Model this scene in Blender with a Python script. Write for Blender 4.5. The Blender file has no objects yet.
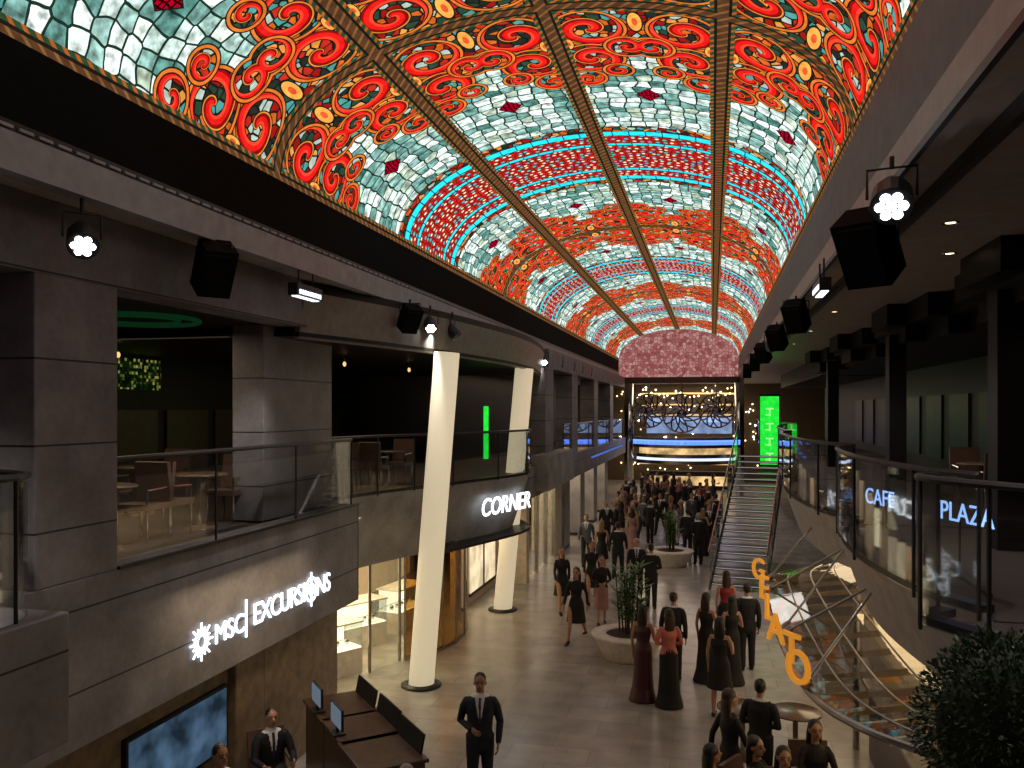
import bpy, bmesh, math, random
from mathutils import Vector, Matrix
from mathutils.bvhtree import BVHTree
random.seed(7)
S = bpy.context.scene
COL = S.collection
R = math.radians

# ------------------------------------------------------------------ materials
def new_mat(name):
    m = bpy.data.materials.new(name); m.use_nodes = True
    nt = m.node_tree; nt.nodes.clear()
    return m, nt
def pbr(name, col, rough=0.5, metal=0.0, var=0.15, scale=6.0, bump=0.0, emit=None, es=0.0, spec=.5):
    m, nt = new_mat(name)
    o = nt.nodes.new('ShaderNodeOutputMaterial'); b = nt.nodes.new('ShaderNodeBsdfPrincipled')
    nt.links.new(b.outputs[0], o.inputs[0])
    tc = nt.nodes.new('ShaderNodeTexCoord'); n = nt.nodes.new('ShaderNodeTexNoise')
    n.inputs['Scale'].default_value = scale; n.inputs['Detail'].default_value = 5
    nt.links.new(tc.outputs['Object'], n.inputs['Vector'])
    r = nt.nodes.new('ShaderNodeValToRGB')
    r.color_ramp.elements[0].position = .3; r.color_ramp.elements[1].position = .7
    r.color_ramp.elements[0].color = (*[c*(1-var) for c in col], 1)
    r.color_ramp.elements[1].color = (*[min(1, c*(1+var)) for c in col], 1)
    nt.links.new(n.outputs['Fac'], r.inputs[0]); nt.links.new(r.outputs[0], b.inputs['Base Color'])
    b.inputs['Roughness'].default_value = rough; b.inputs['Metallic'].default_value = metal
    b.inputs['Specular IOR Level'].default_value = spec
    if bump:
        bp = nt.nodes.new('ShaderNodeBump'); bp.inputs['Strength'].default_value = bump
        bp.inputs['Distance'].default_value = .02
        nt.links.new(n.outputs['Fac'], bp.inputs['Height']); nt.links.new(bp.outputs[0], b.inputs['Normal'])
    if emit:
        b.inputs['Emission Color'].default_value = (*emit, 1); b.inputs['Emission Strength'].default_value = es
    return m
def glassmat(name, tint=(.86, .88, .88), gl=.9):
    m, nt = new_mat(name)
    o = nt.nodes.new('ShaderNodeOutputMaterial'); mx = nt.nodes.new('ShaderNodeMixShader')
    t = nt.nodes.new('ShaderNodeBsdfTransparent'); g = nt.nodes.new('ShaderNodeBsdfGlossy')
    t.inputs[0].default_value = (*tint, 1); g.inputs['Roughness'].default_value = .03
    g.inputs[0].default_value = (gl, gl, gl, 1)
    lw = nt.nodes.new('ShaderNodeLayerWeight'); lw.inputs[0].default_value = .5
    p = nt.nodes.new('ShaderNodeMath'); p.operation = 'POWER'; p.inputs[1].default_value = 4.5
    nt.links.new(lw.outputs['Facing'], p.inputs[0])
    f = nt.nodes.new('ShaderNodeMath'); f.operation = 'MULTIPLY_ADD'; f.inputs[1].default_value = .75; f.inputs[2].default_value = .05
    nt.links.new(p.outputs[0], f.inputs[0])
    nt.links.new(f.outputs[0], mx.inputs[0]); nt.links.new(t.outputs[0], mx.inputs[1])
    nt.links.new(g.outputs[0], mx.inputs[2]); nt.links.new(mx.outputs[0], o.inputs[0])
    return m

class NX:
    """tiny node expression helper"""
    def __init__(s, nt): s.nt = nt
    def M(s, op, a, b=None, c=None):
        n = s.nt.nodes.new('ShaderNodeMath'); n.operation = op
        for i, x in enumerate((a, b, c)):
            if x is None: continue
            if isinstance(x, (int, float)): n.inputs[i].default_value = x
            else: s.nt.links.new(x, n.inputs[i])
        return n.outputs[0]
    def mix(s, f, a, b, mode='MIX'):
        n = s.nt.nodes.new('ShaderNodeMix'); n.data_type = 'RGBA'; n.blend_type = mode
        for i, x in ((0, f), (6, a), (7, b)):
            if isinstance(x, (int, float)): n.inputs[i].default_value = x
            elif isinstance(x, tuple): n.inputs[i].default_value = (*x, 1)
            else: s.nt.links.new(x, n.inputs[i])
        return n.outputs[2]
    def ramp(s, f, stops, const=True):
        n = s.nt.nodes.new('ShaderNodeValToRGB'); cr = n.color_ramp
        cr.interpolation = 'CONSTANT' if const else 'LINEAR'
        while len(cr.elements) < len(stops): cr.elements.new(.5)
        for e, (p, c) in zip(cr.elements, stops): e.position = p; e.color = (*c, 1)
        s.nt.links.new(f, n.inputs[0]); return n.outputs[0]
    def comb(s, x, y, z=0.0):
        n = s.nt.nodes.new('ShaderNodeCombineXYZ')
        for i, v in enumerate((x, y, z)):
            if isinstance(v, (int, float)): n.inputs[i].default_value = v
            else: s.nt.links.new(v, n.inputs[i])
        return n.outputs[0]
    def vor(s, vec, scale, rnd, feat='F1'):
        n = s.nt.nodes.new('ShaderNodeTexVoronoi'); n.voronoi_dimensions = '2D'; n.feature = feat
        n.inputs['Scale'].default_value = scale; n.inputs['Randomness'].default_value = rnd
        s.nt.links.new(vec, n.inputs['Vector']); return n
    def noise(s, vec, scale, det=2):
        n = s.nt.nodes.new('ShaderNodeTexNoise'); n.inputs['Scale'].default_value = scale
        n.inputs['Detail'].default_value = det; s.nt.links.new(vec, n.inputs['Vector']); return n
    def xyz(s, v):
        n = s.nt.nodes.new('ShaderNodeSeparateXYZ'); s.nt.links.new(v, n.inputs[0]); return n.outputs
    def grey(s, v):
        cm = s.nt.nodes.new('ShaderNodeCombineColor')
        for i in range(3): s.nt.links.new(v, cm.inputs[i])
        return cm.outputs[0]

def led_material(pw, strength=1.3):
    m, nt = new_mat('stained_glass_led'); e = NX(nt); M = e.M
    tc = nt.nodes.new('ShaderNodeTexCoord'); uvw = tc.outputs['UV']
    U, V, _ = e.xyz(uvw)
    nz = e.noise(uvw, 1.7)
    nr, ng, nb = e.xyz(nz.outputs['Color'])
    Uw = M('ADD', U, M('MULTIPLY', M('SUBTRACT', nr, .5), .22))
    Vw = M('ADD', V, M('MULTIPLY', M('SUBTRACT', ng, .5), .22))
    W = e.comb(Uw, Vw)
    h = pw/2; LEAD = (.010, .008, .006)
    u = M('PINGPONG', M('ADD', U, pw*20), h)
    q = M('PINGPONG', M('ADD', V, 11.7*4-9.4), 5.85)
    mt = e.noise(uvw, 8, 5).outputs['Fac']
    mott = e.grey(M('MULTIPLY_ADD', mt, 2.6, -.35))
    # pale glass grid
    v1 = e.vor(W, 4.7, .3); d1 = e.vor(W, 4.7, .3, 'DISTANCE_TO_EDGE')
    rr = e.xyz(v1.outputs['Color'])[0]
    glass = e.ramp(rr, [(0, (.06, .18, .15)), (.25, (.2, .38, .34)), (.48, (.48, .62, .56)), (.75, (.8, .88, .84)), (.93, (.36, .45, .34))], False)
    glass = e.mix(1.0, glass, mott, 'MULTIPLY')
    glass = e.mix(M('LESS_THAN', d1.outputs['Distance'], .06), glass, (.01, .025, .016))
    # dark jewelled scroll ground
    v2 = e.vor(W, 8.0, .95); d2 = e.vor(W, 8.0, .95, 'DISTANCE_TO_EDGE')
    r2 = e.xyz(v2.outputs['Color'])[0]
    sg = e.ramp(r2, [(0, (.25, .008, .006)), (.16, (.5, .1, .012)), (.27, (.62, .25, .05)), (.36, (.02, .05, .03)), (.52, (.36, .45, .38)), (.63, (.015, .02, .015)), (.74, (.06, .26, .24)), (.86, (.42, .02, .01))])
    sg = e.mix(M('LESS_THAN', d2.outputs['Distance'], .1), sg, LEAD)
    bound = M('ADD', 1.62, M('MULTIPLY', M('COSINE', M('MULTIPLY', u, math.pi/h)), .72))
    bound2 = M('ADD', bound, M('MULTIPLY', M('SINE', M('MULTIPLY', u, 15.0)), .12))
    db = M('ABSOLUTE', M('SUBTRACT', q, bound2))
    col = e.mix(M('LESS_THAN', q, bound2), glass, sg)
    col = e.mix(M('LESS_THAN', db, .075), col, LEAD)
    col = e.mix(M('LESS_THAN', db, .045), col, (.62, .15, .02))
    k1 = h/1.04
    for (cx, cy, Rr, sg_, ph) in [(.46*k1, .6, .45, 1, 0.0), (.40, 1.46, .42, -1, .3), (.88*k1, 1.12, .28, 1, .6), (.25, 2.12, .25, 1, .1), (.7*k1, 1.86, .2, -1, .8)]:
        dx = M('SUBTRACT', u, cx); dy = M('SUBTRACT', q, cy)
        r = M('SQRT', M('ADD', M('MULTIPLY', dx, dx), M('MULTIPLY', dy, dy)))
        th = M('DIVIDE', M('ARCTAN2', dy, dx), 2*math.pi)
        f = M('FRACT', M('ADD', M('MULTIPLY_ADD', th, float(sg_), ph+4.0), M('DIVIDE', r, Rr/1.3)))
        i_ = M('LESS_THAN', r, Rr)
        sp = e.ramp(f, [(0, LEAD), (.05, (.85, .05, .02)), (.17, (.66, .01, .008)), (.36, (.26, .003, .004)), (.45, LEAD), (.49, (.62, .2, .03)), (.55, LEAD), (.6, (0, 0, 0))])
        mk = M('MULTIPLY', i_, M('LESS_THAN', f, .6))
        col = e.mix(i_, col, sg)
        col = e.mix(mk, col, sp)
        rg = M('ABSOLUTE', M('SUBTRACT', r, Rr))
        col = e.mix(M('LESS_THAN', rg, .036), col, LEAD); col = e.mix(M('LESS_THAN', rg, .018), col, (.6, .15, .02))
    for (cx, cy, a, b) in [(h, .42, .08, .22), (.16, 1.0, .05, .13)]:
        dx = M('DIVIDE', M('SUBTRACT', u, cx), a); dy = M('DIVIDE', M('SUBTRACT', q, cy), b)
        rr2 = M('ADD', M('MULTIPLY', dx, dx), M('MULTIPLY', dy, dy))
        col = e.mix(M('LESS_THAN', rr2, 1.6), col, LEAD)
        col = e.mix(M('LESS_THAN', rr2, 1.1), col, (.8, .33, .06))
        col = e.mix(M('LESS_THAN', rr2, .2), col, (.6, .08, .02))
    v3 = e.vor(W, 15, .2, 'DISTANCE_TO_EDGE')
    dia = M('ADD', M('ABSOLUTE', M('SUBTRACT', u, h)), M('MULTIPLY', M('ABSOLUTE', M('SUBTRACT', q, 2.75)), .75))
    berry = e.mix(M('LESS_THAN', v3.outputs['Distance'], .16), (.36, .0, .02), (.02, 0, 0))
    col = e.mix(M('LESS_THAN', dia, .19), col, LEAD); col = e.mix(M('LESS_THAN', dia, .17), col, berry)
    b1 = M('MULTIPLY', M('GREATER_THAN', q, 4.15), M('LESS_THAN', q, 4.42))
    col = e.mix(b1, col, sg)
    vb = e.vor(uvw, 7.0, .6)
    bead = e.ramp(vb.outputs['Distance'], [(0, (.75, .68, .55)), (.2, (.65, .16, .03)), (.28, (.02, .008, .008)), (.36, (.5, .012, .01))])
    bead2 = e.ramp(vb.outputs['Distance'], [(0, (.05, .42, .46)), (.24, (.02, .02, .02)), (.32, (.42, .01, .01))])
    bead = e.mix(M('GREATER_THAN', e.xyz(vb.outputs['Color'])[1], .55), bead, bead2)
    vbe = e.vor(uvw, 7.0, .6, 'DISTANCE_TO_EDGE')
    bead = e.mix(M('LESS_THAN', vbe.outputs['Distance'], .06), bead, LEAD)
    col = e.mix(M('GREATER_THAN', q, 4.42), col, bead)
    seg = M('LESS_THAN', M('FRACT', M('MULTIPLY', U, 3.6)), .07)
    cy_ = e.mix(seg, (.02, .66, .8), (.01, .04, .04))
    for a0, a1 in ((4.42, 4.62), (5.04, 5.14)):
        w = M('MULTIPLY', M('GREATER_THAN', q, a0-.03), M('LESS_THAN', q, a1+.03))
        col = e.mix(w, col, LEAD)
        w = M('MULTIPLY', M('GREATER_THAN', q, a0), M('LESS_THAN', q, a1))
        col = e.mix(w, col, cy_)
    mn = M('MINIMUM', u, q); uv9 = M('ADD', U, V)
    col = e.mix(M('LESS_THAN', mn, .15), col, e.mix(M('LESS_THAN', M('FRACT', M('MULTIPLY', uv9, 7.0)), .4), (.02, .05, .02), (.32, .08, .015)))
    col = e.mix(M('LESS_THAN', mn, .1), col, LEAD)
    rb = e.mix(M('LESS_THAN', M('FRACT', M('MULTIPLY', uv9, 6.0)), .3), (.07, .03, .012), (.17, .075, .025))
    col = e.mix(M('LESS_THAN', mn, .065), col, rb)
    col = e.mix(.5, col, mott, 'MULTIPLY')
    em = nt.nodes.new('ShaderNodeEmission'); em.inputs[1].default_value = strength
    nt.links.new(col, em.inputs[0])
    o = nt.nodes.new('ShaderNodeOutputMaterial'); nt.links.new(em.outputs[0], o.inputs[0])
    return m
def cell_emit(name, stops, scale, strength, lead=(.05, .01, .01), rnd=.6):
    m, nt = new_mat(name); e = NX(nt)
    tc = nt.nodes.new('ShaderNodeTexCoord'); uv = tc.outputs['UV']
    v = e.vor(uv, scale, rnd); d = e.vor(uv, scale, rnd, 'DISTANCE_TO_EDGE')
    c = e.ramp(e.xyz(v.outputs['Color'])[0], stops, False)
    c = e.mix(e.M('LESS_THAN', d.outputs['Distance'], .06), c, lead)
    em = nt.nodes.new('ShaderNodeEmission'); em.inputs[1].default_value = strength
    nt.links.new(c, em.inputs[0]); o = nt.nodes.new('ShaderNodeOutputMaterial'); nt.links.new(em.outputs[0], o.inputs[0])
    return m
def emit(name, col, st, noise=0.0, scale=5):
    m, nt = new_mat(name); e = NX(nt)
    tc = nt.nodes.new('ShaderNodeTexCoord'); n = e.noise(tc.outputs['Object'], scale)
    c = e.ramp(n.outputs['Fac'], [(.3, tuple(x*(1-noise) for x in col)), (.7, col)], False)
    em = nt.nodes.new('ShaderNodeEmission'); em.inputs[1].default_value = st
    nt.links.new(c, em.inputs[0]); o = nt.nodes.new('ShaderNodeOutputMaterial'); nt.links.new(em.outputs[0], o.inputs[0])
    return m
def concrete(name, col, groove=.8, off=0.0, rough=.55):
    m, nt = new_mat(name); e = NX(nt)
    tc = nt.nodes.new('ShaderNodeTexCoord'); ob = tc.outputs['Object']; X, Y, Z = e.xyz(ob)
    n = e.noise(ob, 1.6, 8).outputs['Fac']; n2 = e.noise(ob, 14, 4).outputs['Fac']
    f = e.M('ADD', e.M('MULTIPLY', n, .75), e.M('MULTIPLY', n2, .25))
    c = e.ramp(f, [(.32, tuple(x*.62 for x in col)), (.68, tuple(x*1.3 for x in col))], False)
    g = e.M('LESS_THAN', e.M('FRACT', e.M('DIVIDE', e.M('ADD', Z, 10+off), groove)), .024)
    c = e.mix(g, c, tuple(x*.08 for x in col))
    b = nt.nodes.new('ShaderNodeBsdfPrincipled'); b.inputs['Roughness'].default_value = rough
    nt.links.new(c, b.inputs['Base Color'])
    bp = nt.nodes.new('ShaderNodeBump'); bp.inputs['Strength'].default_value = .25; bp.inputs['Distance'].default_value = .02
    nt.links.new(f, bp.inputs['Height']); nt.links.new(bp.outputs[0], b.inputs['Normal'])
    o = nt.nodes.new('ShaderNodeOutputMaterial'); nt.links.new(b.outputs[0], o.inputs[0])
    return m
def tiles(name):
    m, nt = new_mat(name); e = NX(nt)
    tc = nt.nodes.new('ShaderNodeTexCoord')
    bt = nt.nodes.new('ShaderNodeTexBrick'); nt.links.new(tc.outputs['Object'], bt.inputs['Vector'])
    bt.inputs['Scale'].default_value = 1.0; bt.inputs['Brick Width'].default_value = 1.2; bt.inputs['Row Height'].default_value = .6
    bt.inputs['Mortar Size'].default_value = .005; bt.inputs['Bias'].default_value = 0
    bt.inputs['Color1'].default_value = (.32, .30, .285, 1); bt.inputs['Color2'].default_value = (.4, .38, .365, 1)
    bt.inputs['Mortar'].default_value = (.21, .2, .19, 1)
    n = e.noise(tc.outputs['Object'], 2.2, 8)
    c = e.mix(.7, bt.outputs['Color'], e.ramp(n.outputs['Fac'], [(.3, (.62, .62, .62)), (.7, (1.15, 1.12, 1.1))], False), 'MULTIPLY')
    b = nt.nodes.new('ShaderNodeBsdfPrincipled'); b.inputs['Roughness'].default_value = .24
    nt.links.new(c, b.inputs['Base Color'])
    o = nt.nodes.new('ShaderNodeOutputMaterial'); nt.links.new(b.outputs[0], o.inputs[0])
    return m

CONC = concrete('grey_stucco', (.19, .178, .19), .78, -.05)
CONC2 = concrete('light_stucco', (.26, .25, .25), 5.0)
GREY = pbr('grey_painted_metal', (.3, .3, .31), .45, .1)
DARK = pbr('black_panel', (.01, .01, .011), .5, spec=.3)
COVE = pbr('black_cove', (.006, .006, .006), .9, spec=.1)
SOFF = pbr('beige_soffit', (.42, .35, .3), .5)
CARPET = pbr('dark_carpet', (.07, .05, .045), .8)
BLACKM = pbr('black_metal', (.014, .014, .016), .4, .2)
CHROME = pbr('chrome', (.6, .6, .6), .12, 1.0)
STEEL = pbr('brushed_steel', (.4, .38, .35), .3, 1.0)
WHITE = pbr('white_plaster', (.72, .66, .58), .5)
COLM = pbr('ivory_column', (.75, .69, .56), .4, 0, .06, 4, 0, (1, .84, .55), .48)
GLASS = glassmat('clear_glass')
WOOD = pbr('dark_wood', (.06, .032, .02), .3, 0, .4, 9)
STONE = pbr('brown_stone', (.22, .16, .1), .4, 0, .35, 5, .2)
FLOORM = tiles('floor_tiles')
LAMPW = emit('lamp_white', (.9, .9, 1), 14)
LAMPWARM = emit('lamp_warm', (1, .75, .4), 5)
SIGNW = emit('sign_white', (.85, .93, 1), 3.0)
GREENM = emit('green_led', (.02, .9, .05), 1.1, .3, 6)
BLUEM = emit('blue_led', (.12, .25, 1), 2.2)
ORANGE = pbr('orange_letter', (.9, .33, .02), .4, 0, .05, 4, 0, (1, .38, .03), .45)
LEAF = pbr('leaf_green', (.035, .07, .028), .5, 0, .5, 12)
LEAF2 = pbr('palm_green', (.09, .2, .05), .45, 0, .4, 12)
SOIL = pbr('soil', (.04, .025, .015), .9)
SHOPW = pbr('cream_wall_glow', (.7, .55, .36), .5, 0, .1, 3, 0, (1, .72, .38), .22)  # warm lamplight on the shop walls put into the material as emission
SHELFL = emit('lit_shelf', (1, .84, .52), 2.4)
CURV = pbr('curved_canopy_panel', (.55, .52, .48), .35, .05)
CURVD = pbr('upper_canopy_panel', (.3, .28, .25), .35, .1)

# ------------------------------------------------------------------ mesh builder
class MB:
    def __init__(s): s.v = []; s.f = []; s.m = []
    def add(s, vs, fs, mi=0):
        o = len(s.v); s.v += [tuple(v) for v in vs]; s.f += [tuple(i+o for i in f) for f in fs]; s.m += [mi]*len(fs)
    def box(s, x0, x1, y0, y1, z0, z1, mi=0):
        v = [(x, y, z) for z in (z0, z1) for y in (y0, y1) for x in (x0, x1)]
        s.add(v, [(0, 2, 3, 1), (4, 5, 7, 6), (0, 1, 5, 4), (2, 6, 7, 3), (0, 4, 6, 2), (1, 3, 7, 5)], mi)
    def obox(s, c, sz, rz=0, mi=0, rx=0):
        mt = Matrix.Translation(c) @ Matrix.Rotation(rz, 4, 'Z') @ Matrix.Rotation(rx, 4, 'X')
        a, b, d = sz[0]/2, sz[1]/2, sz[2]/2
        v = [mt @ Vector((x, y, z)) for z in (-d, d) for y in (-b, b) for x in (-a, a)]
        s.add(v, [(0, 2, 3, 1), (4, 5, 7, 6), (0, 1, 5, 4), (2, 6, 7, 3), (0, 4, 6, 2), (1, 3, 7, 5)], mi)
    def tube(s, pts, rad, mi=0, seg=10, ref=(1, 0, 0), rnd=True):
        P = [Vector(p) for p in pts]; n = len(P)
        Rr = [(r, r) if isinstance(r, (int, float)) else r for r in (rad if isinstance(rad, (list, tuple)) and len(rad) == n else [rad]*n)]
        ref = Vector(ref); vs = []; rings = []
        dirs = []
        for i in range(n):
            d = (P[min(i+1, n-1)]-P[max(i-1, 0)]).normalized(); dirs.append(d)
        seq = [(P[i], dirs[i], Rr[i]) for i in range(n)]
        if rnd:
            k = min(Rr[0]); seq.insert(0, (P[0]-dirs[0]*k*.45, dirs[0], (Rr[0][0]*.65, Rr[0][1]*.65)))
            k = min(Rr[-1]); seq.append((P[-1]+dirs[-1]*k*.45, dirs[-1], (Rr[-1][0]*.65, Rr[-1][1]*.65)))
        for p, d, (a, b) in seq:
            rf = ref if abs(d.dot(ref)) < .95 else Vector((0, 1, 0))
            sx = (rf-d*d.dot(rf)).normalized(); sy = d.cross(sx)
            rings.append(len(vs))
            for k in range(seg):
                t = 2*math.pi*k/seg; vs.append(p+sx*(a*math.cos(t))+sy*(b*math.sin(t)))
        fs = []
        for i in range(len(seq)-1):
            for k in range(seg):
                a = rings[i]+k; b = rings[i]+(k+1) % seg; fs.append((a, b, b+seg, a+seg))
        fs.append(tuple(range(seg))[::-1]); fs.append(tuple(rings[-1]+k for k in range(seg)))
        s.add(vs, fs, mi)
    def ell(s, c, r, mi=0, seg=14, rings=9, rot=None):
        c = Vector(c); vs = []; fs = []
        for i in range(rings+1):
            ph = math.pi*i/rings
            for k in range(seg):
                t = 2*math.pi*k/seg
                v = Vector((r[0]*math.sin(ph)*math.cos(t), r[1]*math.sin(ph)*math.sin(t), r[2]*math.cos(ph)))
                if rot: v = rot @ v
                vs.append(c+v)
        for i in range(rings):
            for k in range(seg):
                a = i*seg+k; b = i*seg+(k+1) % seg; fs.append((a, a+seg, b+seg, b))
        s.add(vs, fs, mi)
    def lathe(s, prof, c, mi=0, seg=36):
        vs = []; fs = []
        for (r, z) in prof:
            for k in range(seg):
                t = 2*math.pi*k/seg; vs.append((c[0]+r*math.cos(t), c[1]+r*math.sin(t), c[2]+z))
        for i in range(len(prof)-1):
            for k in range(seg):
                a = i*seg+k; b = i*seg+(k+1) % seg; fs.append((a, b, b+seg, a+seg))
        s.add(vs, fs, mi)
    def ribbon(s, plan, z0, z1, th, mi=0, flare=0, sign=1):
        n = len(plan); vs = []; fs = []
        for i in range(n):
            a = Vector(plan[max(i-1, 0)]); b = Vector(plan[min(i+1, n-1)]); d = (b-a).normalized()
            nn = Vector((d.y, -d.x))*sign; p = Vector(plan[i]); pb = p-nn*flare
            vs += [(pb.x, pb.y, z0), (p.x, p.y, z1), (p.x-nn.x*th, p.y-nn.y*th, z1), (pb.x-nn.x*th, pb.y-nn.y*th, z0)]
        for i in range(n-1):
            for k in range(4):
                a = i*4+k; b = i*4+(k+1) % 4; fs.append((a, b, b+4, a+4))
        fs += [(0, 1, 2, 3), tuple((n-1)*4+k for k in (3, 2, 1, 0))]
        s.add(vs, fs, mi)
    def slab(s, plan, xb, z0, z1, mi=0):
        n = len(plan); vs = []; fs = []
        for x, y in plan: vs += [(x, y, z0), (x, y, z1), (xb, y, z1), (xb, y, z0)]
        for i in range(n-1):
            for k in range(4):
                a = i*4+k; b = i*4+(k+1) % 4; fs.append((a, b, b+4, a+4))
        fs += [(0, 1, 2, 3), tuple((n-1)*4+k for k in (3, 2, 1, 0))]
        s.add(vs, fs, mi)
    def mesh(s, name, mats, smooth=False, recalc=True):
        me = bpy.data.meshes.new(name); me.from_pydata(s.v, [], s.f)
        for m in mats: me.materials.append(m)
        me.polygons.foreach_set('material_index', s.m)
        if recalc:
            bm = bmesh.new(); bm.from_mesh(me); bmesh.ops.remove_doubles(bm, verts=bm.verts, dist=1e-5)
            bmesh.ops.recalc_face_normals(bm, faces=bm.faces); bm.to_mesh(me); bm.free()
        if smooth: me.polygons.foreach_set('use_smooth', [True]*len(me.polygons))
        me.update(); return me
    def obj(s, name, mats, smooth=False, parent=None, bevel=0, loc=None, rz=0, recalc=True):
        if not isinstance(mats, (list, tuple)): mats = [mats]
        o = bpy.data.objects.new(name, s.mesh(name, mats, smooth, recalc)); COL.objects.link(o)
        if parent: o.parent = parent
        if loc: o.location = loc
        o.rotation_euler[2] = rz
        if bevel:
            b = o.modifiers.new('bevel', 'BEVEL'); b.width = bevel; b.segments = 2; b.limit_method = 'ANGLE'
        return o
def inst(name, me, loc, rz=0, sc=1):
    o = bpy.data.objects.new(name, me); COL.objects.link(o); o.location = loc; o.rotation_euler[2] = rz; o.scale = (sc, sc, sc); return o
def smoothc(pts, n=8):
    out = []; P = [Vector(p) for p in pts]
    for i in range(len(P)-1):
        a = P[max(i-1, 0)]; b = P[i]; c = P[i+1]; d = P[min(i+2, len(P)-1)]
        for k in range(n):
            t = k/n
            out.append(tuple(.5*((2*b)+(c-a)*t+(2*a-5*b+4*c-d)*t*t+(3*b-3*c+d-a)*t**3)))
    out.append(tuple(P[-1])); return out
def text(name, body, loc, rot, size, mat, ext=.02, parent=None, shear=0, spacing=1.0, off=.004):
    c = bpy.data.curves.new(name, 'FONT'); c.body = body; c.size = size; c.extrude = ext; c.align_x = 'CENTER'; c.align_y = 'CENTER'
    c.shear = shear; c.space_character = spacing; c.offset = off
    o = bpy.data.objects.new(name, c); COL.objects.link(o); o.location = loc; o.rotation_euler = rot; c.materials.append(mat)
    if parent: o.parent = parent
    return o
def light(name, kind, loc, energy, col=(1, .85, .65), size=1.0, rot=(0, 0, 0), sy=None, spot=None):
    l = bpy.data.lights.new(name, kind); l.energy = energy; l.color = col
    if kind == 'AREA':
        l.size = size
        if sy: l.shape = 'RECTANGLE'; l.size_y = sy
    else:
        l.shadow_soft_size = size
    if spot: l.spot_size = R(spot); l.spot_blend = .6
    o = bpy.data.objects.new(name, l); COL.objects.link(o); o.location = loc; o.rotation_euler = rot; return o
def ring(b, c, r, th, mi=0, ax='x', n=28, seg=6, ry=None):
    pts = []; ry = ry or r
    for k in range(n+1):
        t = 2*math.pi*k/n
        p = {'x': (0, r*math.cos(t), ry*math.sin(t)), 'z': (r*math.cos(t), ry*math.sin(t), 0), 'y': (r*math.cos(t), 0, ry*math.sin(t))}[ax]
        pts.append((c[0]+p[0], c[1]+p[1], c[2]+p[2]))
    b.tube(pts, th, mi, seg, {'x': (1, 0, 0), 'z': (0, 0, 1), 'y': (0, 1, 0)}[ax], False)

# ------------------------------------------------------------------ camera, world
cam = bpy.data.cameras.new('camera'); co = bpy.data.objects.new('camera', cam); COL.objects.link(co)
co.location = (0, 0, 5.2); co.rotation_euler = (R(90), 0, R(13.58)); cam.sensor_width = 36; cam.lens = 828/1024*36
cam.shift_y = .0254; cam.clip_start = .05; S.camera = co
w = bpy.data.worlds.new('world'); S.world = w; w.use_nodes = True
w.node_tree.nodes['Background'].inputs[0].default_value = (.5, .47, .47, 1); w.node_tree.nodes['Background'].inputs[1].default_value = .04
S.view_settings.view_transform = 'Standard'; S.view_settings.look = 'None'

# ------------------------------------------------------------------ LED vault
XL, XR, ZB, RISE, YE = -5.3, 1.45, 8.1, 1.75, 48.5
cx = (XL+XR)/2; a_ = (XR-XL)/2
prof = [(cx-a_*math.cos(math.pi*i/64), ZB+RISE*math.sin(math.pi*i/64)**.92) for i in range(65)]
arc = [0]
for i in range(64): arc.append(arc[-1]+math.dist(prof[i], prof[i+1]))
L = arc[-1]
me = bpy.data.meshes.new('led_vault'); vs = []; fs = []
ys = [-3+i*(YE+3)/10 for i in range(11)]
for y in ys:
    for x, z in prof: vs.append((x, y, z))
for j in range(10):
    for i in range(64):
        fs.append((j*65+i, j*65+i+1, (j+1)*65+i+1, (j+1)*65+i))
me.from_pydata(vs, [], fs); uvl = me.uv_layers.new()
for p in me.polygons:
    for li, vi in zip(p.loop_indices, p.vertices):
        uvl.data[li].uv = (arc[vi % 65], vs[vi][1])
me.materials.append(led_material(L/4, 1.5)); me.update()
o = bpy.data.objects.new('stained_glass_ceiling_vault', me); COL.objects.link(o)
PINK = cell_emit('pink_scales', [(0, (.36, .09, .09)), (.5, (.55, .2, .18)), (1, (.7, .38, .34))], 5.5, .7, (.22, .06, .06), .8)
me = bpy.data.meshes.new('lunette'); vv = [(x, YE, z) for x, z in prof]+[(XR, YE, 7.1), (XL, YE, 7.1)]
me.from_pydata(vv, [], [tuple(range(len(vv)))]); uvl = me.uv_layers.new()
for p in me.polygons:
    for li, vi in zip(p.loop_indices, p.vertices): uvl.data[li].uv = (vv[vi][0], vv[vi][2])
me.materials.append(PINK); o = bpy.data.objects.new('stained_glass_lunette', me); COL.objects.link(o)

# ------------------------------------------------------------------ shell
b = MB(); b.box(-13, 9, -3, 62, -.2, 0); b.obj('floor', FLOORM)
b = MB(); b.box(-13.2, -13, -3, 62, 0, 10); b.obj('wall_left', DARK)
b = MB(); b.box(9, 9.2, -3, 62, 0, 10); b.obj('wall_right', DARK)
b = MB(); b.box(-13, 9, -3.2, -3, 0, 10); b.obj('wall_back', DARK)
b = MB(); b.box(-13, XL-.15, -3, 62, 7.1, 7.3); b.obj('ceiling_left', SOFF)
b = MB(); b.box(XR+.12, 9, -3, 62, 7.1, 7.3); b.obj('ceiling_right', SOFF)
b = MB(); b.box(XL-.15, XR+.12, YE+.1, 62, 7.1, 7.3); b.obj('ceiling_front', SOFF)
b = MB(); b.box(XL-.3, XR+.3, -3, YE+.2, 10.1, 10.2); b.obj('ceiling', DARK)
b = MB(); b.box(XL-.15, XL, -3, YE, 7.45, 8.14, 0); b.box(XL-.15, XL+.03, -3, YE, 7.05, 7.36, 1); b.box(XL-.1, XL+.01, -3, YE, 7.36, 7.45, 2)
for i in range(240):
    y = -1+i*.2; b.box(XL, XL+.03, y, y+.14, 7.385, 7.41, 1)
b.obj('trim_left', [COVE, GREY, BLACKM])
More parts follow.
